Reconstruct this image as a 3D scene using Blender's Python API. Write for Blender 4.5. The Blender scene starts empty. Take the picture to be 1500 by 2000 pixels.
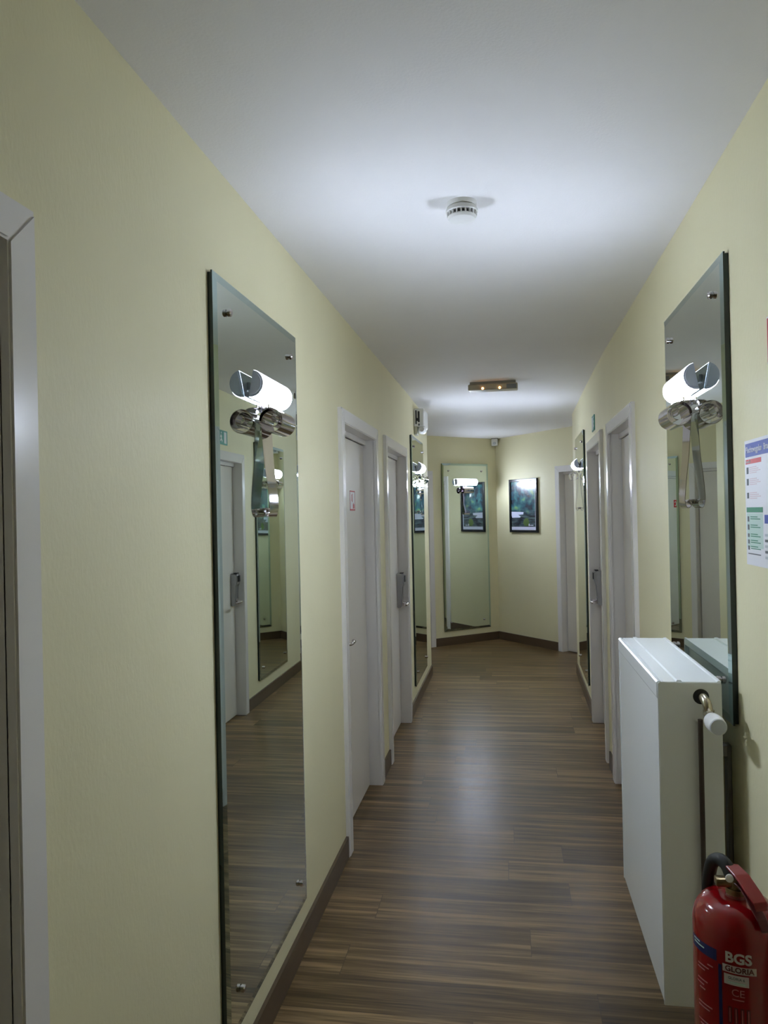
import bpy, bmesh, math, random
from mathutils import Vector, Matrix
random.seed(7)
S = bpy.context.scene
COL = S.collection
PI = math.pi
R = math.radians

# ------------------------------------------------------------------ camera, world, exposure
H = 1.56
yaw, pitch, roll = 0.16014 + 0.0, R(0.195), R(1.2)
cy, sy, cp, sp = math.cos(yaw), math.sin(yaw), math.cos(pitch), math.sin(pitch)
fw = Vector((-sy * cp, cy * cp, sp)); rt = Vector((cy, sy, 0)); up = rt.cross(fw)
r2 = math.cos(roll) * rt - math.sin(roll) * up
u2 = math.sin(roll) * rt + math.cos(roll) * up
cam = bpy.data.cameras.new('camera'); co = bpy.data.objects.new('camera', cam); COL.objects.link(co)
M = Matrix((r2, u2, -fw)).transposed().to_4x4(); M.translation = (0, 0, H)
co.matrix_world = M
cam.sensor_fit = 'VERTICAL'; cam.sensor_height = 36.0; cam.lens = 36.0 * 1492.5 / 2000.0
cam.clip_start = 0.05
S.camera = co
W = bpy.data.worlds.new('world'); S.world = W; W.use_nodes = True
W.node_tree.nodes['Background'].inputs[0].default_value = (0.55, 0.62, 0.7, 1)
W.node_tree.nodes['Background'].inputs[1].default_value = 0.02
S.view_settings.view_transform = 'Standard'; S.view_settings.look = 'None'
S.view_settings.exposure = 1.08; S.view_settings.gamma = 1.0; S.view_settings.use_curve_mapping = False
S.cycles.max_bounces = 14; S.cycles.diffuse_bounces = 6; S.cycles.glossy_bounces = 8
S.cycles.sample_clamp_indirect = 3.0
S.cycles.use_denoising = True
LAMP_COLOR = (0.775, 0.87, 1.06, 1)
LAMP_STRENGTH = 84.0
TUBE_STRENGTH = 40.0

DL, DR, CE = 0.758, 0.589, 2.508      # left wall, right wall, ceiling
YL, YR = 7.39, 7.55                   # corridor ends
YB = -2.6                             # behind the camera
C0 = Vector((-0.13, 9.53))            # the corner at the end
uL = Vector((-0.77, -0.638)); uR = Vector((0.638, -0.77))

# ------------------------------------------------------------------ materials
def mat(name, col, rough=0.5, metal=0.0, **kw):
    m = bpy.data.materials.new(name); m.use_nodes = True
    b = m.node_tree.nodes['Principled BSDF']
    b.inputs['Base Color'].default_value = (*col, 1)
    b.inputs['Roughness'].default_value = rough
    b.inputs['Metallic'].default_value = metal
    for k, v in kw.items(): b.inputs[k.replace('_', ' ')].default_value = v
    return m
def nd(m, t, **kw):
    n = m.node_tree.nodes.new(t)
    for k, v in kw.items(): setattr(n, k, v)
    return n
def lk(m, a, b): m.node_tree.links.new(a, b)
def textured(name, col, rough, var=0.06, scale=(8, 8, 8), bump=0.1, bscale=60, metal=0.0, bdist=0.002, **kw):
    """principled with a faint noise variation of colour and a fine bump"""
    m = mat(name, col, rough, metal, **kw)
    b = m.node_tree.nodes['Principled BSDF']
    tc = nd(m, 'ShaderNodeTexCoord'); mp = nd(m, 'ShaderNodeMapping'); mp.inputs['Scale'].default_value = scale
    n = nd(m, 'ShaderNodeTexNoise'); n.inputs['Scale'].default_value = 1.0; n.inputs['Detail'].default_value = 3
    lk(m, tc.outputs['Object'], mp.inputs[0]); lk(m, mp.outputs[0], n.inputs[0])
    mx = nd(m, 'ShaderNodeMix', data_type='RGBA')
    mx.inputs[6].default_value = tuple(c * (1 - var) for c in col) + (1,)
    mx.inputs[7].default_value = tuple(min(1, c * (1 + var)) for c in col) + (1,)
    lk(m, n.outputs[0], mx.inputs[0]); lk(m, mx.outputs[2], b.inputs['Base Color'])
    if bump:
        mp2 = nd(m, 'ShaderNodeMapping'); mp2.inputs['Scale'].default_value = (bscale, bscale, bscale * 0.45)
        n2 = nd(m, 'ShaderNodeTexNoise'); n2.inputs['Scale'].default_value = 1.0; n2.inputs['Detail'].default_value = 4
        lk(m, tc.outputs['Object'], mp2.inputs[0]); lk(m, mp2.outputs[0], n2.inputs[0])
        bp = nd(m, 'ShaderNodeBump'); bp.inputs['Strength'].default_value = bump; bp.inputs['Distance'].default_value = bdist
        lk(m, n2.outputs[0], bp.inputs['Height']); lk(m, bp.outputs[0], b.inputs['Normal'])
    return m

M_WALL = textured('cream_wall_paint', (0.780, 0.732, 0.490), 0.55, 0.04, (3, 3, 1.2), 0.35, 130)
M_CEIL = textured('white_ceiling_paint', (0.88, 0.87, 0.88), 0.7, 0.02, (4, 4, 4), 0.25, 150)
M_DOOR = textured('white_gloss_door_paint', (0.78, 0.745, 0.69), 0.32, 0.02, (3, 3, 3), 0.02, 40)
M_TRIM = textured('white_gloss_trim_paint', (0.80, 0.775, 0.76), 0.22, 0.02, (3, 3, 3), 0.05, 40)
M_GAP = mat('dark_gap', (0.05, 0.045, 0.035), 0.8)
M_CHROME = mat('chrome', (0.64, 0.60, 0.63), 0.05, 1.0)
M_STEEL = textured('satin_steel', (0.36, 0.36, 0.37), 0.35, 0.05, (20, 20, 20), 0, metal=0.9)
M_DARK = mat('black_plastic', (0.012, 0.012, 0.013), 0.35)
M_RAD = textured('white_radiator_enamel', (0.80, 0.83, 0.83), 0.22, 0.01, (6, 6, 6), 0)
M_RED = textured('red_enamel', (0.24, 0.002, 0.005), 0.16, 0.03, (9, 9, 9), 0, Coat_Weight=0.4, Coat_Roughness=0.05)
M_REDL = mat('red_lever_enamel', (0.22, 0.005, 0.008), 0.3)
M_BRASS = mat('aged_brass', (0.32, 0.25, 0.14), 0.35, 1.0)
M_NICKEL = mat('dull_nickel', (0.55, 0.49, 0.38), 0.25, 1.0)
M_RUBBER = mat('black_rubber', (0.006, 0.0065, 0.006), 0.6)
M_WPL = textured('white_plastic', (0.78, 0.78, 0.76), 0.35, 0.02, (9, 9, 9), 0)
M_GPL = textured('pale_grey_plastic', (0.52, 0.55, 0.60), 0.3, 0.02, (9, 9, 9), 0)
M_PIPE = mat('dark_pipe_paint', (0.035, 0.022, 0.015), 0.4)
M_PRW = mat('printed_white', (0.82, 0.82, 0.86), 0.4)
M_PRB = mat('printed_blue', (0.035, 0.07, 0.36), 0.4)
M_PRR = mat('printed_red', (0.55, 0.03, 0.04), 0.4)
M_PRG = mat('printed_green', (0.02, 0.22, 0.12), 0.4)
M_PRP = mat('printed_pale_pink', (0.72, 0.56, 0.60), 0.4)
M_PRM = mat('printed_pale_green', (0.55, 0.70, 0.64), 0.4)
M_PRK = mat('printed_dark_grey', (0.12, 0.13, 0.14), 0.5)
M_LBL = mat('label_off_white', (0.62, 0.56, 0.56), 0.5)
M_LBLT = mat('label_pink_print', (0.50, 0.16, 0.17), 0.5)
M_NAVY = mat('label_navy', (0.01, 0.014, 0.10), 0.3)
M_DKRED = mat('label_dark_red', (0.10, 0.004, 0.008), 0.35)

def emis(name, col, strength, base=(0.8, 0.8, 0.8)):
    m = mat(name, base, 0.4)
    b = m.node_tree.nodes['Principled BSDF']
    b.inputs['Emission Color'].default_value = (*col[:3], 1); b.inputs['Emission Strength'].default_value = strength
    return m
M_LIT = emis('lit_opal_diffuser', LAMP_COLOR, LAMP_STRENGTH)
_tc = nd(M_LIT, 'ShaderNodeTexCoord'); _sp = nd(M_LIT, 'ShaderNodeSeparateXYZ'); lk(M_LIT, _tc.outputs['Object'], _sp.inputs[0])
_mr = nd(M_LIT, 'ShaderNodeMapRange', interpolation_type='SMOOTHSTEP'); lk(M_LIT, _sp.outputs[2], _mr.inputs[0])
for _i, _v in ((1, 0.085), (2, 0.133), (3, LAMP_STRENGTH), (4, LAMP_STRENGTH * 0.06)): _mr.inputs[_i].default_value = _v
lk(M_LIT, _mr.outputs[0], M_LIT.node_tree.nodes['Principled BSDF'].inputs['Emission Strength'])
M_TUBE = emis('lit_tube', LAMP_COLOR, TUBE_STRENGTH)
M_LED = emis('amber_lamp', (1.0, 0.42, 0.12), 6.0)
M_OPAL = mat('unlit_opal_end', (0.50, 0.53, 0.62), 0.35)

# mirror glass: slightly green, reflects everything
M_MIR = mat('mirror_glass', (0.78, 0.86, 0.81), 0.0, 1.0)
M_MIRB = mat('mirror_bevel_glass', (0.50, 0.64, 0.63), 0.02, 1.0)
M_MIRE = mat('mirror_glass_edge', (0.006, 0.02, 0.018), 0.1)

# floor: wide vinyl planks laid across the corridor, striped grain
def plank_material(name, tint=1.0, rough=0.33, along='X'):
    m = mat(name, (0.2, 0.15, 0.1), rough, Specular_IOR_Level=0.25)
    b = m.node_tree.nodes['Principled BSDF']
    tc = nd(m, 'ShaderNodeTexCoord'); sep = nd(m, 'ShaderNodeSeparateXYZ')
    lk(m, tc.outputs['Object'], sep.inputs[0])
    def ma(op, a, bb=None, c=None):
        n = nd(m, 'ShaderNodeMath', operation=op)
        for i, v in enumerate((a, bb, c)):
            if v is None: continue
            if isinstance(v, (int, float)): n.inputs[i].default_value = v
            else: lk(m, v, n.inputs[i])
        return n.outputs[0]
    X, Y = (sep.outputs[0], sep.outputs[1]) if along == 'X' else (sep.outputs[1], sep.outputs[0])
    yw = ma('DIVIDE', ma('ADD', Y, 0.05), 0.185)
    row = ma('FLOOR', yw); fy = ma('FRACT', yw)
    wn = nd(m, 'ShaderNodeTexWhiteNoise', noise_dimensions='1D'); lk(m, row, wn.inputs['W'])
    xw = ma('DIVIDE', ma('ADD', X, ma('MULTIPLY', wn.outputs[0], 1.25)), 1.25)
    colm = ma('FLOOR', xw); fx = ma('FRACT', xw)
    idn = ma('ADD', ma('MULTIPLY', row, 7.31), ma('MULTIPLY', colm, 3.77))
    wn2 = nd(m, 'ShaderNodeTexWhiteNoise', noise_dimensions='1D'); lk(m, idn, wn2.inputs['W'])
    # stripe noise
    cmb = nd(m, 'ShaderNodeCombineXYZ')
    lk(m, ma('ADD', ma('MULTIPLY', X, 1.1), ma('MULTIPLY', wn2.outputs[0], 17.0)), cmb.inputs[0])
    lk(m, ma('MULTIPLY', Y, 26.0), cmb.inputs[1]); lk(m, ma('MULTIPLY', wn2.outputs[0], 31.0), cmb.inputs[2])
    n1 = nd(m, 'ShaderNodeTexNoise'); n1.inputs['Scale'].default_value = 1.0; n1.inputs['Detail'].default_value = 5; n1.inputs['Roughness'].default_value = 0.6
    lk(m, cmb.outputs[0], n1.inputs[0])
    cmb2 = nd(m, 'ShaderNodeCombineXYZ')
    lk(m, ma('MULTIPLY', X, 5.0), cmb2.inputs[0]); lk(m, ma('MULTIPLY', Y, 150.0), cmb2.inputs[1]); lk(m, idn, cmb2.inputs[2])
    n2 = nd(m, 'ShaderNodeTexNoise'); n2.inputs['Scale'].default_value = 1.0; n2.inputs['Detail'].default_value = 3
    lk(m, cmb2.outputs[0], n2.inputs[0])
    fac = ma('ADD', ma('MULTIPLY', n1.outputs[0], 0.76), ma('MULTIPLY', n2.outputs[0], 0.31))
    fac = ma('ADD', fac, ma('MULTIPLY', ma('SUBTRACT', wn2.outputs[0], 0.5), 0.10))
    cr = nd(m, 'ShaderNodeValToRGB'); lk(m, fac, cr.inputs[0])
    e = cr.color_ramp.elements
    e[0].position = 0.38; e[0].color = (0.046 * tint, 0.027 * tint, 0.010 * tint, 1)
    e[1].position = 0.70; e[1].color = (0.30 * tint, 0.197 * tint, 0.095 * tint, 1)
    k = e.new(0.52); k.color = (0.118 * tint, 0.073 * tint, 0.029 * tint, 1)
    # seams
    sx = ma('MULTIPLY', ma('LESS_THAN', fx, 0.0018), 0.8); sY = ma('LESS_THAN', fy, 0.012)
    seam = ma('MAXIMUM', sx, ma('MULTIPLY', sY, 0.35))
    mx = nd(m, 'ShaderNodeMix', data_type='RGBA'); lk(m, seam, mx.inputs[0])
    lk(m, cr.outputs[0], mx.inputs[6]); mx.inputs[7].default_value = (0.05, 0.034, 0.02, 1)
    lk(m, mx.outputs[2], b.inputs['Base Color'])
    rr = ma('ADD', rough - 0.07, ma('MULTIPLY', n1.outputs[0], 0.16)); lk(m, rr, b.inputs['Roughness'])
    bp = nd(m, 'ShaderNodeBump'); bp.inputs['Strength'].default_value = 0.25; bp.inputs['Distance'].default_value = 0.0015
    lk(m, ma('SUBTRACT', fac, ma('MULTIPLY', seam, 0.5)), bp.inputs['Height']); lk(m, bp.outputs[0], b.inputs['Normal'])
    return m
M_FLOOR = plank_material('striped_brown_planks')
M_BASE = textured('brown_baseboard_wood', (0.10, 0.066, 0.038), 0.4, 0.25, (2, 2, 40), 0.1, 60)

# ------------------------------------------------------------------ mesh helpers
def new(): return bmesh.new()
def box(bm, x0, x1, y0, y1, z0, z1, bev=0.0, seg=2):
    v = [bm.verts.new((x, y, z)) for x in (x0, x1) for y in (y0, y1) for z in (z0, z1)]
    f = [bm.faces.new([v[i] for i in q]) for q in ((0, 1, 3, 2), (4, 6, 7, 5), (0, 4, 5, 1), (2, 3, 7, 6), (0, 2, 6, 4), (1, 5, 7, 3))]
    if bev:
        ed = list({e for q in f for e in q.edges})
        bmesh.ops.bevel(bm, geom=ed, offset=bev, segments=seg, affect='EDGES', profile=0.5)
    return bm
def prism(bm, pts, axis, a, b):
    """extrude a 2D outline along axis; for axis x pts=(y,z), y pts=(x,z), z pts=(x,y)"""
    def P(p, t): return {'x': (t, p[0], p[1]), 'y': (p[0], t, p[1]), 'z': (p[0], p[1], t)}[axis]
    A = [bm.verts.new(P(p, a)) for p in pts]; B = [bm.verts.new(P(p, b)) for p in pts]
    n = len(pts)
    for i in range(n): bm.faces.new((A[i], A[(i + 1) % n], B[(i + 1) % n], B[i]))
    bm.faces.new(A[::-1]); bm.faces.new(B)
    return bm
def ring(c, ax, r, n, ph=0.0):
    ax = Vector(ax).normalized()
    t = Vector((0, 0, 1)) if abs(ax.z) < 0.9 else Vector((1, 0, 0))
    a = ax.cross(t).normalized(); b = ax.cross(a)
    return [Vector(c) + r * (math.cos(ph + 2 * PI * i / n) * a + math.sin(ph + 2 * PI * i / n) * b) for i in range(n)]
def lathe(bm, c, ax, prof, n=28, cap=True):
    """prof: list of (distance along axis, radius)"""
    ax = Vector(ax).normalized(); rs = []
    for d, r in prof:
        rs.append([bm.verts.new(p) for p in ring(Vector(c) + ax * d, ax, max(r, 1e-5), n)])
    for A, B in zip(rs, rs[1:]):
        for i in range(n): bm.faces.new((A[i], A[(i + 1) % n], B[(i + 1) % n], B[i]))
    if cap: bm.faces.new(rs[0][::-1]); bm.faces.new(rs[-1])
    return bm
def tube(bm, pts, r, n=12, cap=True):
    pts = [Vector(p) for p in pts]; rs = []
    nrm = None
    for i, p in enumerate(pts):
        t = (pts[min(i + 1, len(pts) - 1)] - pts[max(i - 1, 0)]).normalized()
        if nrm is None:
            nrm = t.cross(Vector((0, 0, 1)) if abs(t.z) < 0.9 else Vector((1, 0, 0))).normalized()
        else:
            nrm = (nrm - t * nrm.dot(t)).normalized()
        b = t.cross(nrm); rr = r[i] if isinstance(r, (list, tuple)) else r
        rs.append([bm.verts.new(p + rr * (math.cos(2 * PI * k / n) * nrm + math.sin(2 * PI * k / n) * b)) for k in range(n)])
    for A, B in zip(rs, rs[1:]):
        for k in range(n): bm.faces.new((A[k], A[(k + 1) % n], B[(k + 1) % n], B[k]))
    if cap: bm.faces.new(rs[0][::-1]); bm.faces.new(rs[-1])
    return bm
def curve(pts, n=8):
    """Catmull-Rom through points"""
    P = [Vector(p) for p in pts]; P = [2 * P[0] - P[1]] + P + [2 * P[-1] - P[-2]]; out = []
    for i in range(1, len(P) - 2):
        for k in range(n):
            t = k / n; a, b, c, d = P[i - 1:i + 3]
            out.append(0.5 * ((2 * b) + (c - a) * t + (2 * a - 5 * b + 4 * c - d) * t * t + (3 * b - a - 3 * c + d) * t ** 3))
    out.append(P[-2]); return out
def ribbon(bm, path, x0, x1, th=0.0012, w=None):
    """thin band: path of (y,z), extruded from x0 to x1 with thickness; w = per-point width factor"""
    n = len(path); P = [Vector(p) for p in path]; rows = []
    for i, p in enumerate(P):
        t = (P[min(i + 1, n - 1)] - P[max(i - 1, 0)]).normalized(); nn = Vector((-t.y, t.x)) * th / 2
        k = w[i] if w else 1.0; xm = (x0 + x1) / 2; a = xm + (x0 - xm) * k; b = xm + (x1 - xm) * k
        rows.append([bm.verts.new((x, p.x + s * nn.x, p.y + s * nn.y)) for x, s in ((a, 1), (b, 1), (b, -1), (a, -1))])
    for A, B in zip(rows, rows[1:]):
        for k in range(4): bm.faces.new((A[k], A[(k + 1) % 4], B[(k + 1) % 4], B[k]))
    bm.faces.new(rows[0][::-1]); bm.faces.new(rows[-1])
    return bm
def obj(name, bm, m, parent=None, smooth=None):
    bmesh.ops.recalc_face_normals(bm, faces=bm.faces)
    me = bpy.data.meshes.new(name); bm.to_mesh(me); bm.free()
    for q in (m if isinstance(m, (list, tuple)) else [m]): me.materials.append(q)
    if smooth is not None:
        me.shade_smooth(); me.set_sharp_from_angle(angle=R(smooth))
    o = bpy.data.objects.new(name, me); COL.objects.link(o)
    if parent: o.parent = parent
    return o
def tag(o, label=None, cat=None, group=None, kind=None):
    if label: o['label'] = label
    if cat: o['category'] = cat
    if group: o['group'] = group
    if kind: o['kind'] = kind
    return o
def thing(name, label, cat, loc=(0, 0, 0), rz=0.0, group=None, kind=None):
    o = bpy.data.objects.new(name, None); COL.objects.link(o); o.empty_display_size = 0.1
    o.location = loc; o.rotation_euler = (0, 0, rz)
    return tag(o, label, cat, group, kind)
def copy_tree(o, parent=None):
    c = o.copy(); COL.objects.link(c); c.parent = parent
    for ch in list(o.children): copy_tree(ch, c)
    return c
def text_bm(s, size, depth=0.0003, bold=0.0, align='CENTER', shear=0.0):
    cu = bpy.data.curves.new('writing', 'FONT'); cu.body = s; cu.size = size; cu.extrude = depth
    cu.offset = bold; cu.align_x = align; cu.align_y = 'CENTER'; cu.shear = shear; cu.resolution_u = 3
    o = bpy.data.objects.new('writing', cu); COL.objects.link(o)
    dg = bpy.context.evaluated_depsgraph_get(); me = bpy.data.meshes.new_from_object(o.evaluated_get(dg))
    bm = new(); bm.from_mesh(me)
    bpy.data.objects.remove(o); bpy.data.curves.remove(cu); bpy.data.meshes.remove(me)
    return bm
# local frame of anything on a wall: x along the wall, y out of the wall, z up
# rz for: left wall -90 deg, right wall +90 deg
RZL, RZR = -PI / 2, PI / 2
BEND_Y = 4.80; BEND = math.atan(0.0163)
RZR2 = PI / 2 - BEND
def right_x(y): return DR if y < BEND_Y else DR + (y - BEND_Y) * math.tan(BEND)
nLw = uR.copy(); nRw = uL.copy()         # inward normals of the two end walls
RZEL = math.atan2(-nLw.x, nLw.y)         # local y -> normal
RZER = math.atan2(-nRw.x, nRw.y)

# ------------------------------------------------------------------ structure
def wall_boxes(bm, a, b, n, openings, h=CE + 0.1, th=0.16):
    """wall from a to b (2D), thickness th away from inward normal n, openings in distance along"""
    a = Vector(a); b = Vector(b); L = (b - a).length; u = (b - a) / L; n = Vector(n)
    def blk(s0, s1, z0, z1):
        if s1 - s0 < 1e-4: return
        P = [a + u * s0, a + u * s1, a + u * s1 - n * th, a + u * s0 - n * th]
        prism(bm, [(p.x, p.y) for p in P], 'z', z0, z1)
    s = 0
    for (o0, o1, zt) in sorted(openings):
        blk(s, o0, 0, h); blk(o0, o1, zt, h); s = o1
    blk(s, L, 0, h)
DH = 1.99   # clear opening height
# door clear openings: near, far (inside casing)
A_o = (0.16, 1.055); B_o = (3.485, 4.345); Cc_o = (4.775, 5.665)
D_o = (3.725, 4.505); E_o = (4.935, 5.785)
JM = 0.02
bm = new()
wall_boxes(bm, (-DL, YB), (-DL, YL), (1, 0), [(o[0] - YB - JM, o[1] - YB + JM, DH + JM) for o in (A_o, B_o, Cc_o)])
obj('wall_left', bm, M_WALL)['kind'] = 'structure'
bm = new()
wall_boxes(bm, (DR, YB), (DR, BEND_Y), (-1, 0), [(D_o[0] - YB - JM, D_o[1] - YB + JM, DH + JM)])
cb = math.cos(BEND)
wall_boxes(bm, (DR, BEND_Y), (right_x(YR), YR), (-math.cos(BEND), math.sin(BEND)),
           [((E_o[0] - BEND_Y) / cb - JM, (E_o[1] - BEND_Y) / cb + JM, DH + JM)])
obj('wall_right', bm, M_WALL)['kind'] = 'structure'
# end walls: left leaf of the corner, right leaf with a door; short returns closing the niche behind the corridor walls
tl = (C0.y - YL + 0.16) / 0.638; tr = (C0.y - YR + 0.16) / 0.77
uLn = uL.normalized(); uRn = uR.normalized()
G_s = (1.12, 1.98)     # door in right end wall, distance from corner
F_s = (0.965 + 0.055, 1.87)     # door in left end wall
bm = new(); wall_boxes(bm, C0, C0 + uLn * 3.5, nLw, [(F_s[0] - JM, F_s[1] + JM, DH + JM)]); obj('wall_end_left', bm, M_WALL)['kind'] = 'structure'
bm = new(); wall_boxes(bm, C0 , C0 + uRn * 2.7, nRw, [(G_s[0] - JM, G_s[1] + JM, DH + JM)]); obj('wall_end_right', bm, M_WALL)['kind'] = 'structure'
bm = new(); wall_boxes(bm, (-DL - 0.16, YL), (-2.75, YL), (0, 1), []); obj('wall_niche_left', bm, M_WALL)['kind'] = 'structure'
bm = new(); wall_boxes(bm, (right_x(YR) + 0.16, YR), (1.62, YR), (0, 1), []); obj('wall_niche_right', bm, M_WALL)['kind'] = 'structure'
bm = new(); wall_boxes(bm, (DR + 0.16, YB), (-DL - 0.16, YB), (0, 1), []); obj('wall_back', bm, M_WALL)['kind'] = 'structure'
bm = new(); box(bm, -3.2, 2.4, YB - 0.2, 9.9, -0.1, 0); obj('floor', bm, M_FLOOR)['kind'] = 'structure'
bm = new()
ys = [(YB - 0.2, CE), (6.0, CE), (9.9, CE - 0.05)]
lo = [[bm.verts.new((x, y, z)) for x in (-3.2, 2.4)] for y, z in ys]; hi = [[bm.verts.new((x, y, z + 0.14)) for x in (-3.2, 2.4)] for y, z in ys]
for i in (0, 1):
    bm.faces.new((lo[i][0], lo[i][1], lo[i + 1][1], lo[i + 1][0])); bm.faces.new((hi[i][0], hi[i + 1][0], hi[i + 1][1], hi[i][1]))
    for k in (0, 1): bm.faces.new((lo[i][k], lo[i + 1][k], hi[i + 1][k], hi[i][k]))
bm.faces.new((lo[0][0], hi[0][0], hi[0][1], lo[0][1])); bm.faces.new((lo[2][0], lo[2][1], hi[2][1], hi[2][0]))
obj('ceiling', bm, M_CEIL)['kind'] = 'structure'

# baseboards
def base_run(bm, a, b, n, h=0.095, th=0.012):
    a = Vector(a); b = Vector(b); n = Vector(n)
    P = [a, b, b + n * th, a + n * th]
    prism(bm, [(p.x, p.y) for p in P], 'z', 0, h)
CW = 0.068   # casing width
bm = new()
for y0, y1 in ((YB, A_o[0] - CW), (A_o[1] + CW, B_o[0] - CW), (B_o[1] + CW, Cc_o[0] - CW), (Cc_o[1] + CW, YL)):
    base_run(bm, (-DL, y0), (-DL, y1), (1, 0))
obj('baseboard_left', bm, M_BASE)['kind'] = 'structure'
bm = new()
base_run(bm, (DR, YB), (DR, D_o[0] - CW), (-1, 0)); base_run(bm, (DR, D_o[1] + CW), (DR, BEND_Y), (-1, 0))
nb = (-math.cos(BEND), math.sin(BEND))
base_run(bm, (right_x(E_o[1] + CW), E_o[1] + CW), (right_x(YR), YR), nb)
obj('baseboard_right', bm, M_BASE)['kind'] = 'structure'
bm = new(); base_run(bm, C0, C0 + uLn * (F_s[0] - CW), nLw); obj('baseboard_end_left', bm, M_BASE)['kind'] = 'structure'
bm = new(); base_run(bm, C0, C0 + uRn * (G_s[0] - CW), nRw); obj('baseboard_end_right', bm, M_BASE)['kind'] = 'structure'

# ------------------------------------------------------------------ doors
def lever(parent, x, y, z, d, chrome=M_CHROME):
    """lever handle; d=+1/-1 direction along x the grip points"""
    bm = new()
    lathe(bm, (x, y, z), (0, 1, 0), [(0, 0.024), (0.007, 0.024), (0.009, 0.020)], 24)
    tube(bm, curve([(x, y + 0.005, z), (x, y + 0.035, z), (x + d * 0.012, y + 0.048, z), (x + d * 0.05, y + 0.050, z), (x + d * 0.105, y + 0.046, z - 0.002), (x + d * 0.118, y + 0.036, z - 0.002)], 6), 0.0085, 12)
    return obj('handle', bm, chrome, parent, 40)
def make_door(name, org, rz, w, label, lock=None, hside=None, leafcol=M_DOOR, hoff=0.075):
    """org: floor point at the centre of the opening on the wall face"""
    t = thing(name, label, 'door', org, rz, kind='structure')
    cwid, ct = CW, 0.020; hw = w / 2
    bm = new()      # mitred casing
    for x0, x1, x2, x3 in ((-hw - cwid, -hw, -hw, -hw - cwid), (hw, hw + cwid, hw + cwid, hw)):
        inner = -hw if x0 < 0 else hw; outer = inner + (-cwid if x0 < 0 else cwid)
        prism(bm, [(outer, 0), (inner, 0), (inner, DH), (outer, DH + cwid)], 'y', 0, ct)
    prism(bm, [(-hw, DH), (hw, DH), (hw + cwid, DH + cwid), (-hw - cwid, DH + cwid)], 'y', 0, ct)
    for v in bm.verts: pass
    bmesh.ops.bevel(bm, geom=[e for e in bm.edges if all(abs(v.co.y - ct) < 1e-6 for v in e.verts)], offset=0.004, segments=2, affect='EDGES')
    obj('casing', bm, M_TRIM, t)
    bm = new()      # jamb lining
    box(bm, -hw - JM, -hw + 0.0, -0.15, 0.002, 0, DH); box(bm, hw, hw + JM, -0.15, 0.002, 0, DH); box(bm, -hw - JM, hw + JM, -0.15, 0.002, DH, DH + JM)
    obj('jamb', bm, M_TRIM, t)
    bm = new()      # stop / rebate strip around leaf head
    box(bm, -hw, hw, -0.058, -0.043, DH - 0.028, DH, 0.002, 1)
    obj('head_strip', bm, M_TRIM, t)
    bm = new(); box(bm, -hw, hw, -0.15, -0.120, 0.0, DH); obj('rebate_shadow_board', bm, M_GAP, t)
    leaf = new(); box(leaf, -hw + 0.009, hw - 0.009, -0.100, -0.058, 0.006, DH - 0.030, 0.002, 1)
    lf = obj('leaf', leaf, leafcol, t)
    if hside:
        x = hside * (hw - hoff); lever(lf, x, -0.058, 0.93 if not lock else 0.93, -hside)
    if lock:
        x = lock * (hw - 0.062)
        bm = new()
        pr = [(-0.055, 0.0), (-0.052, 0.028), (-0.04, 0.035), (0.10, 0.035), (0.115, 0.052), (0.175, 0.056), (0.192, 0.045), (0.20, 0.0)]
        prism(bm, [(-0.058 + q, 0.925 + z) for z, q in pr], 'x', x - 0.036, x + 0.036)
        bmesh.ops.bevel(bm, geom=bm.edges[:], offset=0.004, segments=2, affect='EDGES')
        lk_ = obj('card_lock', bm, M_STEEL, lf, 40)
        bm = new(); box(bm, x - 0.022, x + 0.022, -0.058 + 0.055, -0.058 + 0.060, 1.06, 1.108, 0.001, 1)
        box(bm, x - 0.024, x + 0.024, -0.058 + 0.022, -0.058 + 0.048, 1.122, 1.129, 0.001, 1)
        obj('card_slot', bm, M_DARK, lk_)
        lever(lk_, x, -0.026, 0.905, -lock)
    return t
make_door('door_1', (-DL, sum(A_o) / 2, 0), RZL, A_o[1] - A_o[0], 'white door in a wide mitred white frame, nearest on the left wall, at the photo edge', hside=1)
make_door('door_2', (-DL, sum(B_o) / 2, 0), RZL, B_o[1] - B_o[0], 'white door with a plain lever handle, just past the near left mirror', hside=1, hoff=0.17)
make_door('door_3', (-DL, sum(Cc_o) / 2, 0), RZL, Cc_o[1] - Cc_o[0], 'white door with a grey card lock on the left wall, before the far left mirror', lock=-1)
make_door('door_4', (DR, sum(D_o) / 2, 0), RZR, D_o[1] - D_o[0], 'white door recessed in the right wall just past the radiator', hside=-1)
ey = sum(E_o) / 2
make_door('door_5', (right_x(ey), ey, 0), RZR2, (E_o[1] - E_o[0]) / cb, 'white door with a grey card lock on the right wall, before the far right mirror', lock=1)
p = C0 + uLn * (sum(F_s) / 2); make_door('door_6', (p.x, p.y, 0), RZEL, F_s[1] - F_s[0], 'white door frame in the left end wall, half hidden behind the left wall corner')
p = C0 + uRn * (sum(G_s) / 2); make_door('door_7', (p.x, p.y, 0), RZER, G_s[1] - G_s[0], 'white door in the right end wall beside the framed picture')

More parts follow.
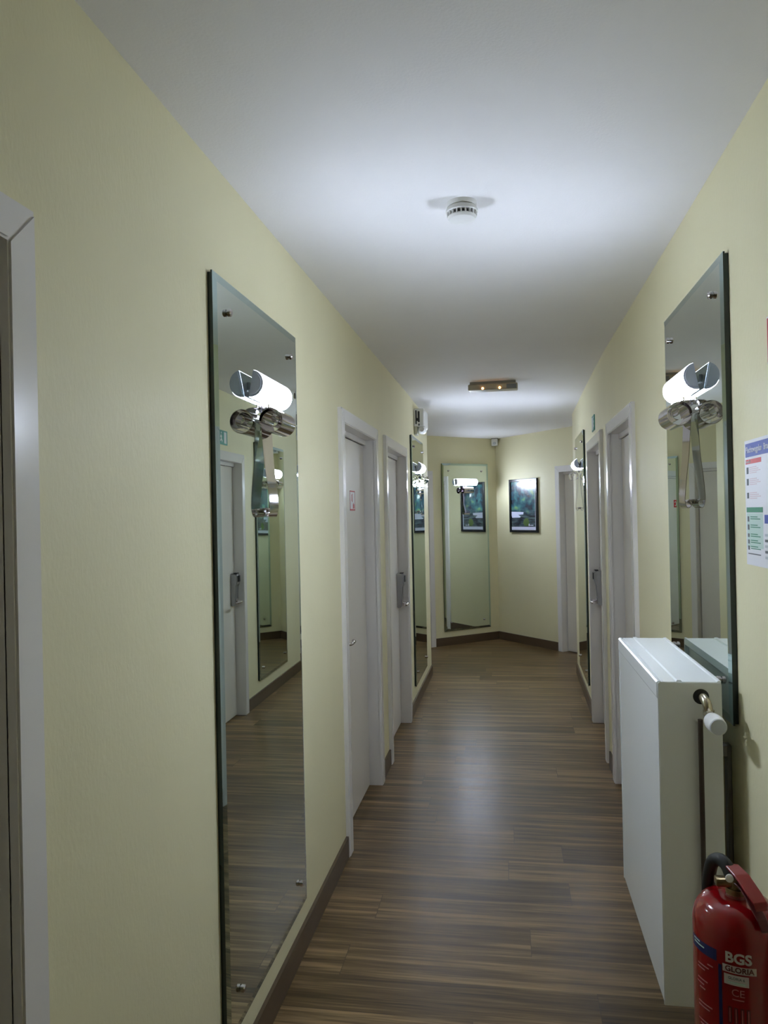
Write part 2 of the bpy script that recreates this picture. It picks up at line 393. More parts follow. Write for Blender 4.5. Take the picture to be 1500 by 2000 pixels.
# ------------------------------------------------------------------ mirrors with bevelled edges
def make_mirror(name, org, rz, w, z0, z1, label, group=None):
    t = thing(name, label, 'mirror', (org[0], org[1], z0), rz, group=group)
    h = z1 - z0; f = 0.018; e = 0.0032; bw = 0.024; hw = w / 2
    bm = new()
    def rg(i, y): return [bm.verts.new(q) for q in ((-hw + i, y, i), (hw - i, y, i), (hw - i, y, h - i), (-hw + i, y, h - i))]
    a = rg(0, 0.010); b = rg(0, f - e); c = rg(bw, f)
    bm.faces.new(a[::-1]); bm.faces.new(c)
    for P, Q in ((a, b), (b, c)):
        for i in range(4): bm.faces.new((P[i], P[(i + 1) % 4], Q[(i + 1) % 4], Q[i]))
    bm.normal_update()
    o = obj('glass', bm, [M_MIR, M_MIRE, M_MIRB], t)
    for pl in o.data.polygons: pl.material_index = 0 if pl.normal.y > 0.9995 else (2 if pl.normal.y > 0.5 else 1)
    bm = new(); box(bm, -hw + 0.004, hw - 0.004, 0.0, 0.010, 0.004, h - 0.004); obj('backing_board', bm, M_MIRE, t)
    for sx in (-1, 1):
        for zz in (0.10, h - 0.088):
            bm = new(); lathe(bm, (sx * (hw - 0.098), f - 0.001, zz), (0, 1, 0), [(0, 0.007), (0.003, 0.007), (0.003, 0.0105), (0.011, 0.0105), (0.014, 0.007)], 20)
            obj('mounting_bolt', bm, M_CHROME, t, 35)
    return t
G_MIR = 'mirrors along the corridor'
make_mirror('wall_mirror', (-DL, 2.280), RZL, 0.79, 0.185, 2.205, 'tall mirror nearest on the left wall, reaching almost down to the baseboard', G_MIR)
make_mirror('wall_mirror', (-DL, 6.46), RZL, 0.84, 0.185, 2.195, 'tall narrow-looking mirror at the far end of the left wall', G_MIR)
make_mirror('wall_mirror', (DR, 2.512), RZR, 0.765, 0.985, 2.235, 'mirror on the right wall above and behind the white radiator', G_MIR)
ym = 6.585; make_mirror('wall_mirror', (right_x(ym), ym), RZR2, 0.87, 0.185, 2.195, 'tall mirror seen edge on at the far end of the right wall', G_MIR)
p = C0 + uLn * 0.483; make_mirror('wall_mirror', (p.x, p.y), RZEL, 0.685, 0.165, 2.150, 'greenish mirror on the angled end wall, left of the corner', G_MIR)

# ------------------------------------------------------------------ wall lamps on the mirrors
def make_sconce():
    t = thing('wall_lamp', None, 'wall lamp')
    L = 0.150
    # half-oval opal shell, its open back tipped away from the mirror
    b0 = Vector((0.007, 0.060)); b1 = Vector((0.022, 0.137)); ch = b1 - b0; md = (b0 + b1) / 2; hc = ch.length / 2
    cd = ch.normalized(); nn = Vector((cd.y, -cd.x)); bulge = 0.036
    if nn.x < 0: nn = -nn
    arc = [md + cd * (hc * math.cos(a)) + nn * (bulge * math.sin(a)) for a in [PI * i / 20 for i in range(21)]]
    bm = new(); ribbon(bm, arc, -L + 0.004, L - 0.004, 0.002); obj('diffuser', bm, M_LIT, t, 50)
    for sx in (-1, 1):
        bm = new()
        prism(bm, [(q.x, q.y) for q in arc], 'x', sx * (L - 0.004), sx * (L + 0.001))
        mdv = md + nn * 0.012
        ins = [mdv + (q - mdv) * 0.82 for q in arc]
        prism(bm, [(q.x, q.y) for q in ins], 'x', sx * (L + 0.001), sx * (L + 0.008))
        bmesh.ops.remove_doubles(bm, verts=bm.verts, dist=1e-5)
        obj('end_cap', bm, M_OPAL, t)
    bm = new()      # reflector tray closing the back, leaving a slit at the top
    q0 = b0 + nn * 0.001; q1 = b0 + cd * (2 * hc * 0.99)
    ribbon(bm, [q0, q1, q1 + nn * 0.006], -L + 0.006, L - 0.006, 0.0015); 
    for xx in (-0.09, 0.09): 
        c = md - nn * 0.004; box(bm, xx - 0.012, xx + 0.012, c.x - 0.006, c.x + 0.004, c.y - 0.012, c.y + 0.012, 0.001, 1)
    obj('reflector_tray', bm, M_STEEL, t)
    bm = new(); c = md + nn * 0.014 + cd * 0.006; lathe(bm, (-L + 0.02, c.x, c.y), (1, 0, 0), [(0, 0.008), (0.26, 0.008)], 16)
    obj('lamp_tube', bm, M_TUBE, t, 40)
    # mounting stem and saucer below the shell
    bm = new()
    box(bm, -0.030, 0.030, -0.0005, 0.004, 0.030, 0.100, 0.001, 1)
    lathe(bm, (0, 0.016, 0.044), (0, 0, 1), [(0, 0.012), (0.004, 0.012), (0.006, 0.005), (0.020, 0.005)], 20)
    ribbon(bm, [(0.0, 0.040), (0.012, 0.0425), (0.030, 0.041), (0.040, 0.036)], -0.05, 0.05, 0.0014)
    obj('mount', bm, M_CHROME, t, 40)
    # rolled scroll band
    cx, cz, r = 0.046, 0.0, 0.036
    pts = [Vector((cx + r * math.cos(a), cz + r * math.sin(a))) for a in [PI - (i / 40) * 2 * PI * 0.985 for i in range(41)]]
    sp_ = []
    for i in range(30):     # inner spiral
        a = PI - 2 * PI * 0.985 - i / 30 * 1.55 * PI; rr = r * (0.90 - 0.42 * i / 30)
        sp_.append(Vector((cx + rr * math.cos(a), cz + rr * math.sin(a))))
    bm = new(); ribbon(bm, pts, -0.070, 0.070, 0.0014); obj('scroll', bm, M_CHROME, t, 50)
    bm = new(); ribbon(bm, sp_, -0.060, 0.060, 0.0014)
    c2 = Vector((cx + 0.010, cz + 0.008)); ribbon(bm, [c2 + Vector((math.cos(a), math.sin(a))) * 0.0135 for a in [PI * 1.7 * i / 22 for i in range(23)]], -0.052, 0.052, 0.0014)
    obj('inner_curl', bm, M_CHROME, t, 50)
    # hanging band: leaves the mirror side of the scroll, swells outward, curls back in
    hp = [(cx - r, 0.004, 0), (cx - r + 0.0005, -0.03, 0), (0.013, -0.07, 0), (0.017, -0.13, 0), (0.024, -0.19, 0), (0.0290, -0.245, 0), (0.0295, -0.268, 0), (0.026, -0.283, 0), (0.020, -0.289, 0), (0.0115, -0.283, 0), (0.009, -0.273, 0), (0.014, -0.265, 0), (0.021, -0.267, 0), (0.022, -0.275, 0)]
    cpth = [(v.x, v.y) for v in curve(hp, 7)]; n = len(cpth)
    bm = new(); ribbon(bm, cpth, -0.047, 0.047, 0.0014, [1.15 - 0.30 * min(1, i / (n * 0.5)) for i in range(n)])
    obj('hanging_band', bm, M_CHROME, t, 50)
    bm = new(); box(bm, -0.016, 0.016, -0.0005, 0.012, -0.276, -0.262, 0.002, 2); obj('lower_clip', bm, M_CHROME, t, 40)
    return t
proto = make_sconce()
MF = 0.018
spots = [((-DL + MF, 2.275, 1.85), RZL, 'chrome scroll wall lamp glowing on the near left mirror'),
         ((-DL + MF, 6.42, 1.85), RZL, 'chrome scroll wall lamp glowing on the far left mirror'),
         ((DR - MF, 2.515, 1.85), RZR, 'chrome scroll wall lamp glowing on the mirror above the radiator'),
         ((right_x(6.62) - MF * math.cos(BEND), 6.62, 1.85), RZR2, 'chrome scroll wall lamp glowing on the far right mirror'),
         (None, RZEL, 'chrome scroll wall lamp glowing on the greenish end wall mirror')]
p = C0 + uLn * 0.487 + nLw * MF; spots[4] = ((p.x, p.y, 1.83), RZEL, spots[4][2])
for i, (loc, rz, lab) in enumerate(spots):
    o = proto if i == 0 else copy_tree(proto)
    o.location = loc; o.rotation_euler = (0, 0, rz); tag(o, lab, 'wall lamp', 'scroll wall lamps on the mirrors')

# ------------------------------------------------------------------ radiator
def make_radiator():
    # local: x along the right wall (away from camera), y out of wall, z up from the floor
    t = thing('radiator', 'white panel radiator on the right wall below the mirror, thermostat knob on its end', 'radiator', (DR, 2.46, 0), RZR)
    x0, x1 = -0.36, 0.355; y0, y1 = 0.049, 0.209; z0, z1 = 0.255, 1.105
    bm = new(); box(bm, x0 + 0.006, x1 - 0.006, y1 - 0.012, y1 - 0.002, z0, z1 - 0.040, 0.003, 2); obj('front_panel', bm, M_RAD, t)
    bm = new()
    for k in range(3):
        yy = y0 + 0.012 + k * 0.045; box(bm, x0 + 0.02, x1 - 0.02, yy, yy + 0.012, z0 + 0.01, z1 - 0.03, 0.002, 1)
    n = 34
    for k in range(n):
        xx = x0 + 0.03 + (x1 - x0 - 0.06) * k / (n - 1); box(bm, xx - 0.0006, xx + 0.0006, y0 + 0.02, y1 - 0.02, z0 + 0.03, z1 - 0.05)
    obj('convector_core', bm, M_RAD, t)
    for xa, xb in ((x0, x0 + 0.006), (x1 - 0.006, x1)):
        bm = new()
        prism(bm, [(y0, z0), (y1, z0), (y1, z1 - 0.004), (y1 - 0.004, z1), (y0 + 0.004, z1), (y0, z1 - 0.004)], 'x', xa, xb)
        bmesh.ops.bevel(bm, geom=bm.edges[:], offset=0.0015, segments=2, affect='EDGES')
        obj('side_panel', bm, M_RAD, t)
    # top cover: front lip, groove, flat, ridge, flat, back lip
    pr = [(y1, z1 - 0.045), (y1 + 0.002, z1 - 0.040), (y1 + 0.002, z1 - 0.003), (y1 - 0.002, z1 + 0.001), (y1 - 0.008, z1 + 0.001), (y1 - 0.010, z1 - 0.004), (y1 - 0.014, z1 - 0.004), (y1 - 0.016, z1),
          (y1 - 0.048, z1), (y1 - 0.051, z1 + 0.004), (y1 - 0.060, z1 + 0.004), (y1 - 0.063, z1), (y0 + 0.010, z1), (y0 + 0.007, z1 + 0.003), (y0, z1 + 0.003), (y0, z1 - 0.02), (y0 + 0.003, z1 - 0.02), (y0 + 0.004, z1 - 0.006), (y1 - 0.004, z1 - 0.008), (y1 - 0.004, z1 - 0.045)]
    bm = new(); prism(bm, pr, 'x', x0 + 0.0065, x1 - 0.0065); obj('top_cover', bm, M_RAD, t)
    for xx, zz in ((-0.2, 0.78), (-0.23, 0.42), (0.27, 0.33)):
        pass
    for xx in (x0 + 0.12, x1 - 0.12):
        bm = new(); box(bm, xx - 0.015, xx + 0.015, 0.0, 0.012, 0.34, 0.912, 0.002, 1); box(bm, xx - 0.015, xx + 0.015, 0.010, y0 + 0.016, 0.34, 0.372, 0.002, 1); box(bm, xx - 0.015, xx + 0.015, 0.010, y0 + 0.016, 0.88, 0.912, 0.002, 1)
        obj('wall_bracket', bm, M_STEEL, t)
    # connection: dark socket, elbow, nut, thermostat, pipe down
    yv = 0.101; zv = z1 - 0.037
    bm = new(); lathe(bm, (x0 + 0.001, yv, zv), (-1, 0, 0), [(0, 0.020), (0.0022, 0.020), (0.0030, 0.017)], 24); obj('valve_socket', bm, M_DARK, t)
    bm = new()
    zk = zv - 0.046; xk = x0 - 0.034
    tube(bm, curve([(x0, yv - 0.002, zv), (x0 - 0.018, yv - 0.002, zv), (xk, yv - 0.006, zv - 0.010), (xk, yv - 0.010, zv - 0.034), (xk, yv - 0.012, zk - 0.015)], 6), 0.0115, 14)
    lathe(bm, (xk, yv - 0.010, zv - 0.040), (0, 0, 1), [(0, 0.014), (0.014, 0.014)], 6)
    lathe(bm, (xk + 0.006, yv - 0.012, zk), (-1, 0, 0), [(0, 0.013), (0.02, 0.013)], 16)
    obj('valve', bm, M_NICKEL, t, 35)
    bm = new(); kx = xk - 0.012
    lathe(bm, (kx, yv - 0.014, zk - 0.003), (-1, 0, 0), [(0, 0.015), (0.004, 0.0205), (0.018, 0.0225), (0.021, 0.0212), (0.024, 0.0225), (0.038, 0.0232), (0.042, 0.0215), (0.060, 0.0215), (0.064, 0.0205)], 32)
    kb = obj('thermostat_knob', bm, M_WPL, t, 30)
    bm = new(); lathe(bm, (kx - 0.0638, yv - 0.014, zk - 0.003), (-1, 0, 0), [(0, 0.0200), (0.002, 0.0185)], 32); obj('knob_end', bm, M_GPL, kb, 30)
    bm = new(); tube(bm, [(xk + 0.020, yv + 0.006, zk - 0.01), (xk + 0.020, yv + 0.006, 0.0)], 0.0065, 12)
    obj('supply_pipe', bm, M_PIPE, t, 40)
    return t
make_radiator()

# ------------------------------------------------------------------ fire extinguisher
def make_extinguisher():
    ex, ey_, Rr = 0.421, 1.569, 0.080
    t = thing('fire_extinguisher', 'red fire extinguisher with black hose hung beside the white radiator', 'fire extinguisher', (ex, ey_, 0))
    zt = 0.817     # top of dome
    bm = new()
    prof = [(0.40, 0.060), (0.402, 0.074), (0.415, Rr), (zt - 0.062, Rr)]
    for i in range(1, 13):
        a = i / 12 * PI / 2; prof.append((zt - 0.062 + 0.054 * math.sin(a), 0.020 + (Rr - 0.020) * math.cos(a) ** 0.62 if i < 12 else 0.020))
    prof.append((zt + 0.002, 0.018))
    lathe(bm, (0, 0, 0), (0, 0, 1), prof, 64)
    body = obj('cylinder', bm, M_RED, t, 40)
    bm = new(); lathe(bm, (0, 0, 0), (0, 0, 1), [(0.385, 0.066), (0.388, 0.074), (0.425, Rr + 0.0015), (0.428, Rr + 0.0002)], 48); obj('base_ring', bm, M_DARK, t, 40)
    bm = new(); lathe(bm, (0, 0, 0), (0, 0, 1), [(zt - 0.006, 0.019), (zt + 0.008, 0.019), (zt + 0.008, 0.014), (zt + 0.028, 0.014)], 24)
    box(bm, -0.038, 0.020, -0.010, 0.010, zt + 0.010, zt + 0.026, 0.003, 2)
    obj('valve_head', bm, M_BRASS, t, 35)
    # levers run towards the camera side (-y), slightly to the right
    d = Vector((0.30, -0.95)).normalized(); s = Vector((d.y, -d.x))
    def lev(bm, path, w, th):
        rows = []
        for (l, z, ww) in path:
            c = d * l
            rows.append([bm.verts.new((c.x + s.x * k, c.y + s.y * k, z + q)) for k, q in ((-w * ww, 0), (w * ww, 0), (w * ww, th), (-w * ww, th))])
        for A, B in zip(rows, rows[1:]):
            for k in range(4): bm.faces.new((A[k], A[(k + 1) % 4], B[(k + 1) % 4], B[k]))
        bm.faces.new(rows[0][::-1]); bm.faces.new(rows[-1])
    bm = new(); lev(bm, [(-0.030, zt + 0.034, 0.9), (-0.01, zt + 0.041, 1), (0.02, zt + 0.036, 1.1), (0.058, zt + 0.019, 1.1), (0.076, zt + 0.010, 1.0), (0.079, zt + 0.000, 0.9)], 0.0135, 0.005)
    lev(bm, [(-0.03, zt + 0.022, 0.6), (-0.03, zt + 0.036, 0.6), (0.0, zt + 0.038, 0.6), (0.004, zt + 0.022, 0.6)], 0.0135, 0.003)
    bmesh.ops.bevel(bm, geom=bm.edges[:], offset=0.0012, segments=1, affect='EDGES')
    obj('squeeze_lever', bm, M_REDL, t)
    bm = new(); lev(bm, [(-0.01, zt + 0.020, 1), (0.03, zt + 0.016, 1), (0.055, zt + 0.000, 1), (0.080, zt - 0.018, 1), (0.089, zt - 0.034, 0.8)], 0.010, 0.004)
    bmesh.ops.bevel(bm, geom=bm.edges[:], offset=0.0010, segments=1, affect='EDGES')
    obj('carry_handle', bm, mat('dark_red_handle', (0.09, 0.004, 0.006), 0.4), t)
    bm = new(); lathe(bm, (-0.014, -0.012, zt + 0.030), (-0.35, -1, 0.3), [(0, 0.0075), (0.006, 0.0075), (0.007, 0.0065)], 24); obj('pressure_gauge', bm, M_WPL, t, 40)
    bm = new(); tube(bm, curve([(-0.006, 0.006, zt + 0.024), (-0.011, 0.018, zt + 0.040), (-0.020, 0.034, zt + 0.045), (-0.029, 0.050, zt + 0.033), (-0.032, 0.066, zt + 0.002), (-0.032, 0.084, zt - 0.05), (-0.032, 0.094, zt - 0.12), (-0.032, 0.095, 0.52), (-0.032, 0.094, 0.47)], 8), 0.0125, 14)
    obj('hose', bm, M_RUBBER, t, 40)
    bm = new(); box(bm, 0.078, 0.166, -0.012, 0.012, 0.700, 0.706); box(bm, 0.160, 0.168, -0.03, 0.03, 0.60, 0.74, 0.001, 1)
    obj('wall_hook', bm, M_STEEL, t)
    # printing wrapped round the cylinder; angle 0 faces the camera
    th0 = math.atan2(-ey_, -ex)          # direction from axis to the camera
    def wrap(bm, a0, zc, off=0.0010):
        for e in [1, 2]:
            long = [q for q in bm.edges if q.calc_length() > 0.007]
            if long: bmesh.ops.subdivide_edges(bm, edges=long, cuts=1)
        for v in bm.verts:
            a = th0 + a0 + v.co.x / Rr; r = Rr + off + v.co.z
            v.co = Vector((r * math.cos(a), r * math.sin(a), zc + v.co.y))
        return bm
    def patch(w, h, d=0.0003):
        bm = new(); n = max(2, int(w / 0.006)); rows = []
        for i in range(n + 1):
            x = -w / 2 + w * i / n; rows.append([bm.verts.new((x, y, z)) for y, z in ((-h / 2, 0), (h / 2, 0), (h / 2, d), (-h / 2, d))])
        for A, B in zip(rows, rows[1:]):
            for k in range(4): bm.faces.new((A[k], A[(k + 1) % 4], B[(k + 1) % 4], B[k]))
        bm.faces.new(rows[0][::-1]); bm.faces.new(rows[-1]); return bm
    def lab(name, bm, m, a0, zc, off=0.0010): return obj(name, wrap(bm, a0, zc, off), m, body)
    A1 = R(1); zB = 0.728
    lab('brand_lettering', text_bm('BGS', 0.026, 0.0002, 0.0009), M_LBL, A1, zB, 0.0008)
    pb = lab('name_plate', patch(0.058, 0.0135), M_LBL, A1 + 0.02, zB - 0.0205, 0.0004)
    lab('name_plate_lettering', text_bm('GLORIA', 0.0138, 0.0002, 0.0003), M_DKRED, A1 + 0.02, zB - 0.0205, 0.0011)
    lab('white_sticker', patch(0.042, 0.019), M_LBL, A1 - 0.05, zB - 0.040, 0.0004)
    lab('sticker_print', text_bm('GLORIA 6', 0.0065, 0.0002, 0.0001), M_PRK, A1 - 0.05, zB - 0.037, 0.0010)
    lab('sticker_print', patch(0.030, 0.0035), M_PRM, A1 - 0.05, zB - 0.0445, 0.0010)
    lab('conformity_mark', text_bm('CE', 0.019, 0.0002, 0.0), M_LBLT, A1 - 0.02, zB - 0.063, 0.0010)
    lab('printed_line', patch(0.020, 0.002), M_LBLT, A1 - 0.02, zB - 0.075, 0.0006)
    for k, q in enumerate((-0.2, -0.07, 0.06, 0.19)):
        lab('printed_figure', patch(0.006, 0.030), M_DKRED, A1 + q, zB - 0.105, 0.0004)
        lab('printed_line', patch(0.002, 0.026), M_LBLT, A1 + q, zB - 0.105, 0.0009)
    lab('blue_band', patch(0.066, 0.021), M_NAVY, R(-50), 0.724, 0.0004)
    lab('blue_band_print', patch(0.030, 0.0022), M_PRM, R(-56), 0.725, 0.0009); lab('blue_band_print', patch(0.020, 0.0022), M_PRM, R(-61), 0.731, 0.0009)
    lab('navy_stripe', patch(0.006, 0.26), M_NAVY, R(-22), 0.58, 0.0003)
    for a0, z, w in ((-44, 0.684, 0.012), (-56, 0.676, 0.028), (-60, 0.669, 0.02), (-58, 0.648, 0.026), (-62, 0.640, 0.02), (-58, 0.632, 0.014), (-54, 0.604, 0.034), (-56, 0.597, 0.028), (-56, 0.57, 0.03), (-56, 0.563, 0.02)):
        lab('printed_line', patch(w, 0.0022), M_LBLT, R(a0 + 8), z + 0.014, 0.0006)
    return t
make_extinguisher()

# ------------------------------------------------------------------ things on the right wall
def flat(x0, x1, z0, z1, y0, y1): 
    bm = new(); box(bm, x0, x1, y0, y1, z0, z1); return bm
# evacuation plan: local x runs away from the camera on the right wall; viewer's left is +x
def make_plan():
    w, h = 0.56, 0.305
    t = thing('evacuation_plan', 'white notice with blue header, red and green headings, on the right wall', 'notice', (DR, 2.022 - w / 2, 1.418), RZR)
    obj('sheet', flat(-w / 2, w / 2, 0, h, 0.0, 0.003), M_PRW, t)
    L = w / 2 - 0.008
    def rect(name, a, b, z0, z1, m, y=0.0035):
        if name == 'plan_line': a, b = a + 0.11, b + 0.11
        elif name != 'header_band': a, b = a * 2, b * 2
        return obj(name, flat(L - b, L - a, h - z1, h - z0, 0.0025, y), m, t)
    rect('header_band', 0, 0.544, 0.008, 0.041, M_PRB)
    bm = text_bm('Fluchtwegplan  Brandschutz', 0.021, 0.0002, 0.0002, 'LEFT')
    bmesh.ops.transform(bm, matrix=Matrix.Translation((L - 0.004, 0.0038, h - 0.0245)) @ Matrix.Rotation(PI, 4, 'Z') @ Matrix.Rotation(PI / 2, 4, 'X'), verts=bm.verts)
    obj('header_lettering', bm, M_PRW, t)
    rect('red_heading', 0, 0.058, 0.047, 0.058, M_PRR); rect('green_heading', 0, 0.060, 0.164, 0.1765, M_PRG)
    bm = text_bm('Brandfall', 0.010, 0.0002, 0.0, 'LEFT')
    bmesh.ops.transform(bm, matrix=Matrix.Translation((L - 0.003, 0.0038, h - 0.0525)) @ Matrix.Rotation(PI, 4, 'Z') @ Matrix.Rotation(PI / 2, 4, 'X'), verts=bm.verts)
    obj('heading_lettering', bm, M_PRW, t)
    rect('pale_green_column', 0.0, 0.060, 0.178, 0.262, M_PRM, 0.0031)
    for z0, z1 in ((0.066, 0.082), (0.094, 0.110), (0.128, 0.142)):
        rect('pictogram', 0.003, 0.010, z0, z1, M_PRK)
        for k in range(4): rect('text_line', 0.014, 0.040 + 0.014 * ((k * 7) % 3) / 2, z0 + 0.0045 * k, z0 + 0.0045 * k + 0.0018, M_PRP)
    for z0, z1 in ((0.186, 0.199), (0.206, 0.219), (0.228, 0.237), (0.243, 0.253), (0.258, 0.268)):
        rect('pictogram', 0.003, 0.009, z0, z1, M_PRK)
        for k in range(2): rect('text_line', 0.014, 0.040 + 0.010 * k, z0 + 0.005 * k, z0 + 0.005 * k + 0.0022, M_PRG)
    rect('text_line', 0.003, 0.050, 0.276, 0.2785, M_PRK)
    rect('blue_marker', 0.066, 0.090, 0.182, 0.202, M_PRB)
    for k in range(5): rect('legend_row', 0.066, 0.13, 0.226 + 0.013 * k, 0.232 + 0.013 * k, M_PRK if k % 2 else M_GPL)
    # floor plan drawing
    for a, b, z0, z1 in ((0.15, 0.39, 0.07, 0.074), (0.15, 0.154, 0.07, 0.26), (0.386, 0.39, 0.07, 0.26), (0.15, 0.39, 0.256, 0.26), (0.15, 0.39, 0.15, 0.153), (0.15, 0.39, 0.18, 0.183), (0.23, 0.233, 0.07, 0.15), (0.31, 0.313, 0.07, 0.15), (0.26, 0.263, 0.18, 0.26)):
        rect('plan_line', a, b, z0, z1, M_PRK)
    return t
make_plan()
t = thing('fire_sign', 'small red sign high on the right wall above the white notice', 'sign', (DR, 1.836 - 0.053, 1.880), RZR)
obj('plate', flat(-0.053, 0.053, 0, 0.106, 0, 0.004), M_PRW, t); obj('red_field', flat(-0.050, 0.050, 0.004, 0.102, 0.003, 0.0045), M_PRR, t)
bm = new(); lathe(bm, (0.0, 0.0043, 0.045), (0, 0, 1), [(-0.02, 0.001), (0.0, 0.001)], 6); bm.free()
bm = new(); box(bm, -0.022, -0.004, 0.004, 0.005, 0.015, 0.07, 0.003, 1); box(bm, -0.018, -0.008, 0.004, 0.005, 0.07, 0.082); prism(bm, [(0.006, 0.02), (0.03, 0.02), (0.034, 0.045), (0.024, 0.07), (0.018, 0.05), (0.010, 0.055)], 'y', 0.004, 0.005)
obj('pictogram', bm, M_PRW, t)

# exit sign above door_5
yx = 5.42
t = thing('exit_sign', 'small green and white running man sign above the far right door', 'sign', (right_x(yx), yx, 2.105), RZR2)
obj('plate', flat(-0.085, 0.085, 0, 0.105, 0, 0.006), mat('exit_green', (0.05, 0.26, 0.22), 0.4), t)
bm = new()      # running figure and door opening
prism(bm, [(0.012, 0.01), (0.062, 0.01), (0.062, 0.095), (0.012, 0.095)], 'y', 0.006, 0.0066)
prism(bm, [(-0.070, 0.055), (-0.050, 0.075), (-0.030, 0.060), (-0.040, 0.045), (-0.020, 0.030), (-0.030, 0.012), (-0.045, 0.032), (-0.065, 0.020), (-0.070, 0.028), (-0.052, 0.045)], 'y', 0.006, 0.0068)
lathe(bm, (-0.044, 0.006, 0.086), (0, 1, 0), [(0, 0.008), (0.0008, 0.008)], 16)
obj('pictogram', bm, M_PRW, t)

# ------------------------------------------------------------------ signs on doors
t = thing('door_sign', 'small red-rimmed white sign on the left door with the plain lever handle', 'sign', (-DL - 0.058, 3.995, 1.585), RZL)
obj('plate', flat(-0.065, 0.065, 0, 0.105, 0, 0.002), M_PRW, t)
bm = new()
for a in ((-0.065, 0.065, 0, 0.008), (-0.065, 0.065, 0.099, 0.105), (-0.065, -0.060, 0, 0.105), (0.060, 0.065, 0, 0.105)): box(bm, a[0], a[1], 0.0015, 0.0026, a[2], a[3])
obj('red_rim', bm, M_PRR, t)
bm = new(); prism(bm, [(-0.045, 0.012), (-0.010, 0.010), (-0.008, 0.03), (-0.022, 0.042), (-0.028, 0.030), (-0.040, 0.036)], 'y', 0.0015, 0.0028); box(bm, 0.0, 0.006, 0.0015, 0.0028, 0.045, 0.09); box(bm, 0.02, 0.026, 0.0015, 0.0028, 0.05, 0.085)
obj('pictogram', bm, M_PRR, t)
t = thing('door_sign', 'faint white notice with grey marks on the left door with the card lock', 'sign', (-DL - 0.058, 4.98, 1.59), RZL)
obj('plate', flat(-0.05, 0.05, 0, 0.15, 0, 0.002), M_PRW, t)
bm = new()
bm.free()
for k, z in enumerate((0.018, 0.055, 0.088, 0.118)):
    bm = new(); box(bm, -0.018, 0.012, 0.0015, 0.0026, z, z + 0.014); obj('mark', bm, M_PRK, t)
pq = C0 + uRn * 1.62 - nRw * 0.058
t = thing('door_sign', 'red sign with white pictogram on the end door, seen in the near left mirror', 'sign', (pq.x, pq.y, 1.575), RZER)
obj('plate', flat(-0.05, 0.05, 0, 0.10, 0, 0.003), M_PRR, t)
bm = new(); tube(bm, [Vector((0.012 + 0.022 * math.cos(a), 0.0035, 0.05 + 0.028 * math.sin(a))) for a in [0.5 + 5.0 * i / 24 for i in range(25)]], 0.005, 6); box(bm, -0.035, -0.025, 0.002, 0.004, 0.02, 0.08)
obj('pictogram', bm, M_PRW, t)

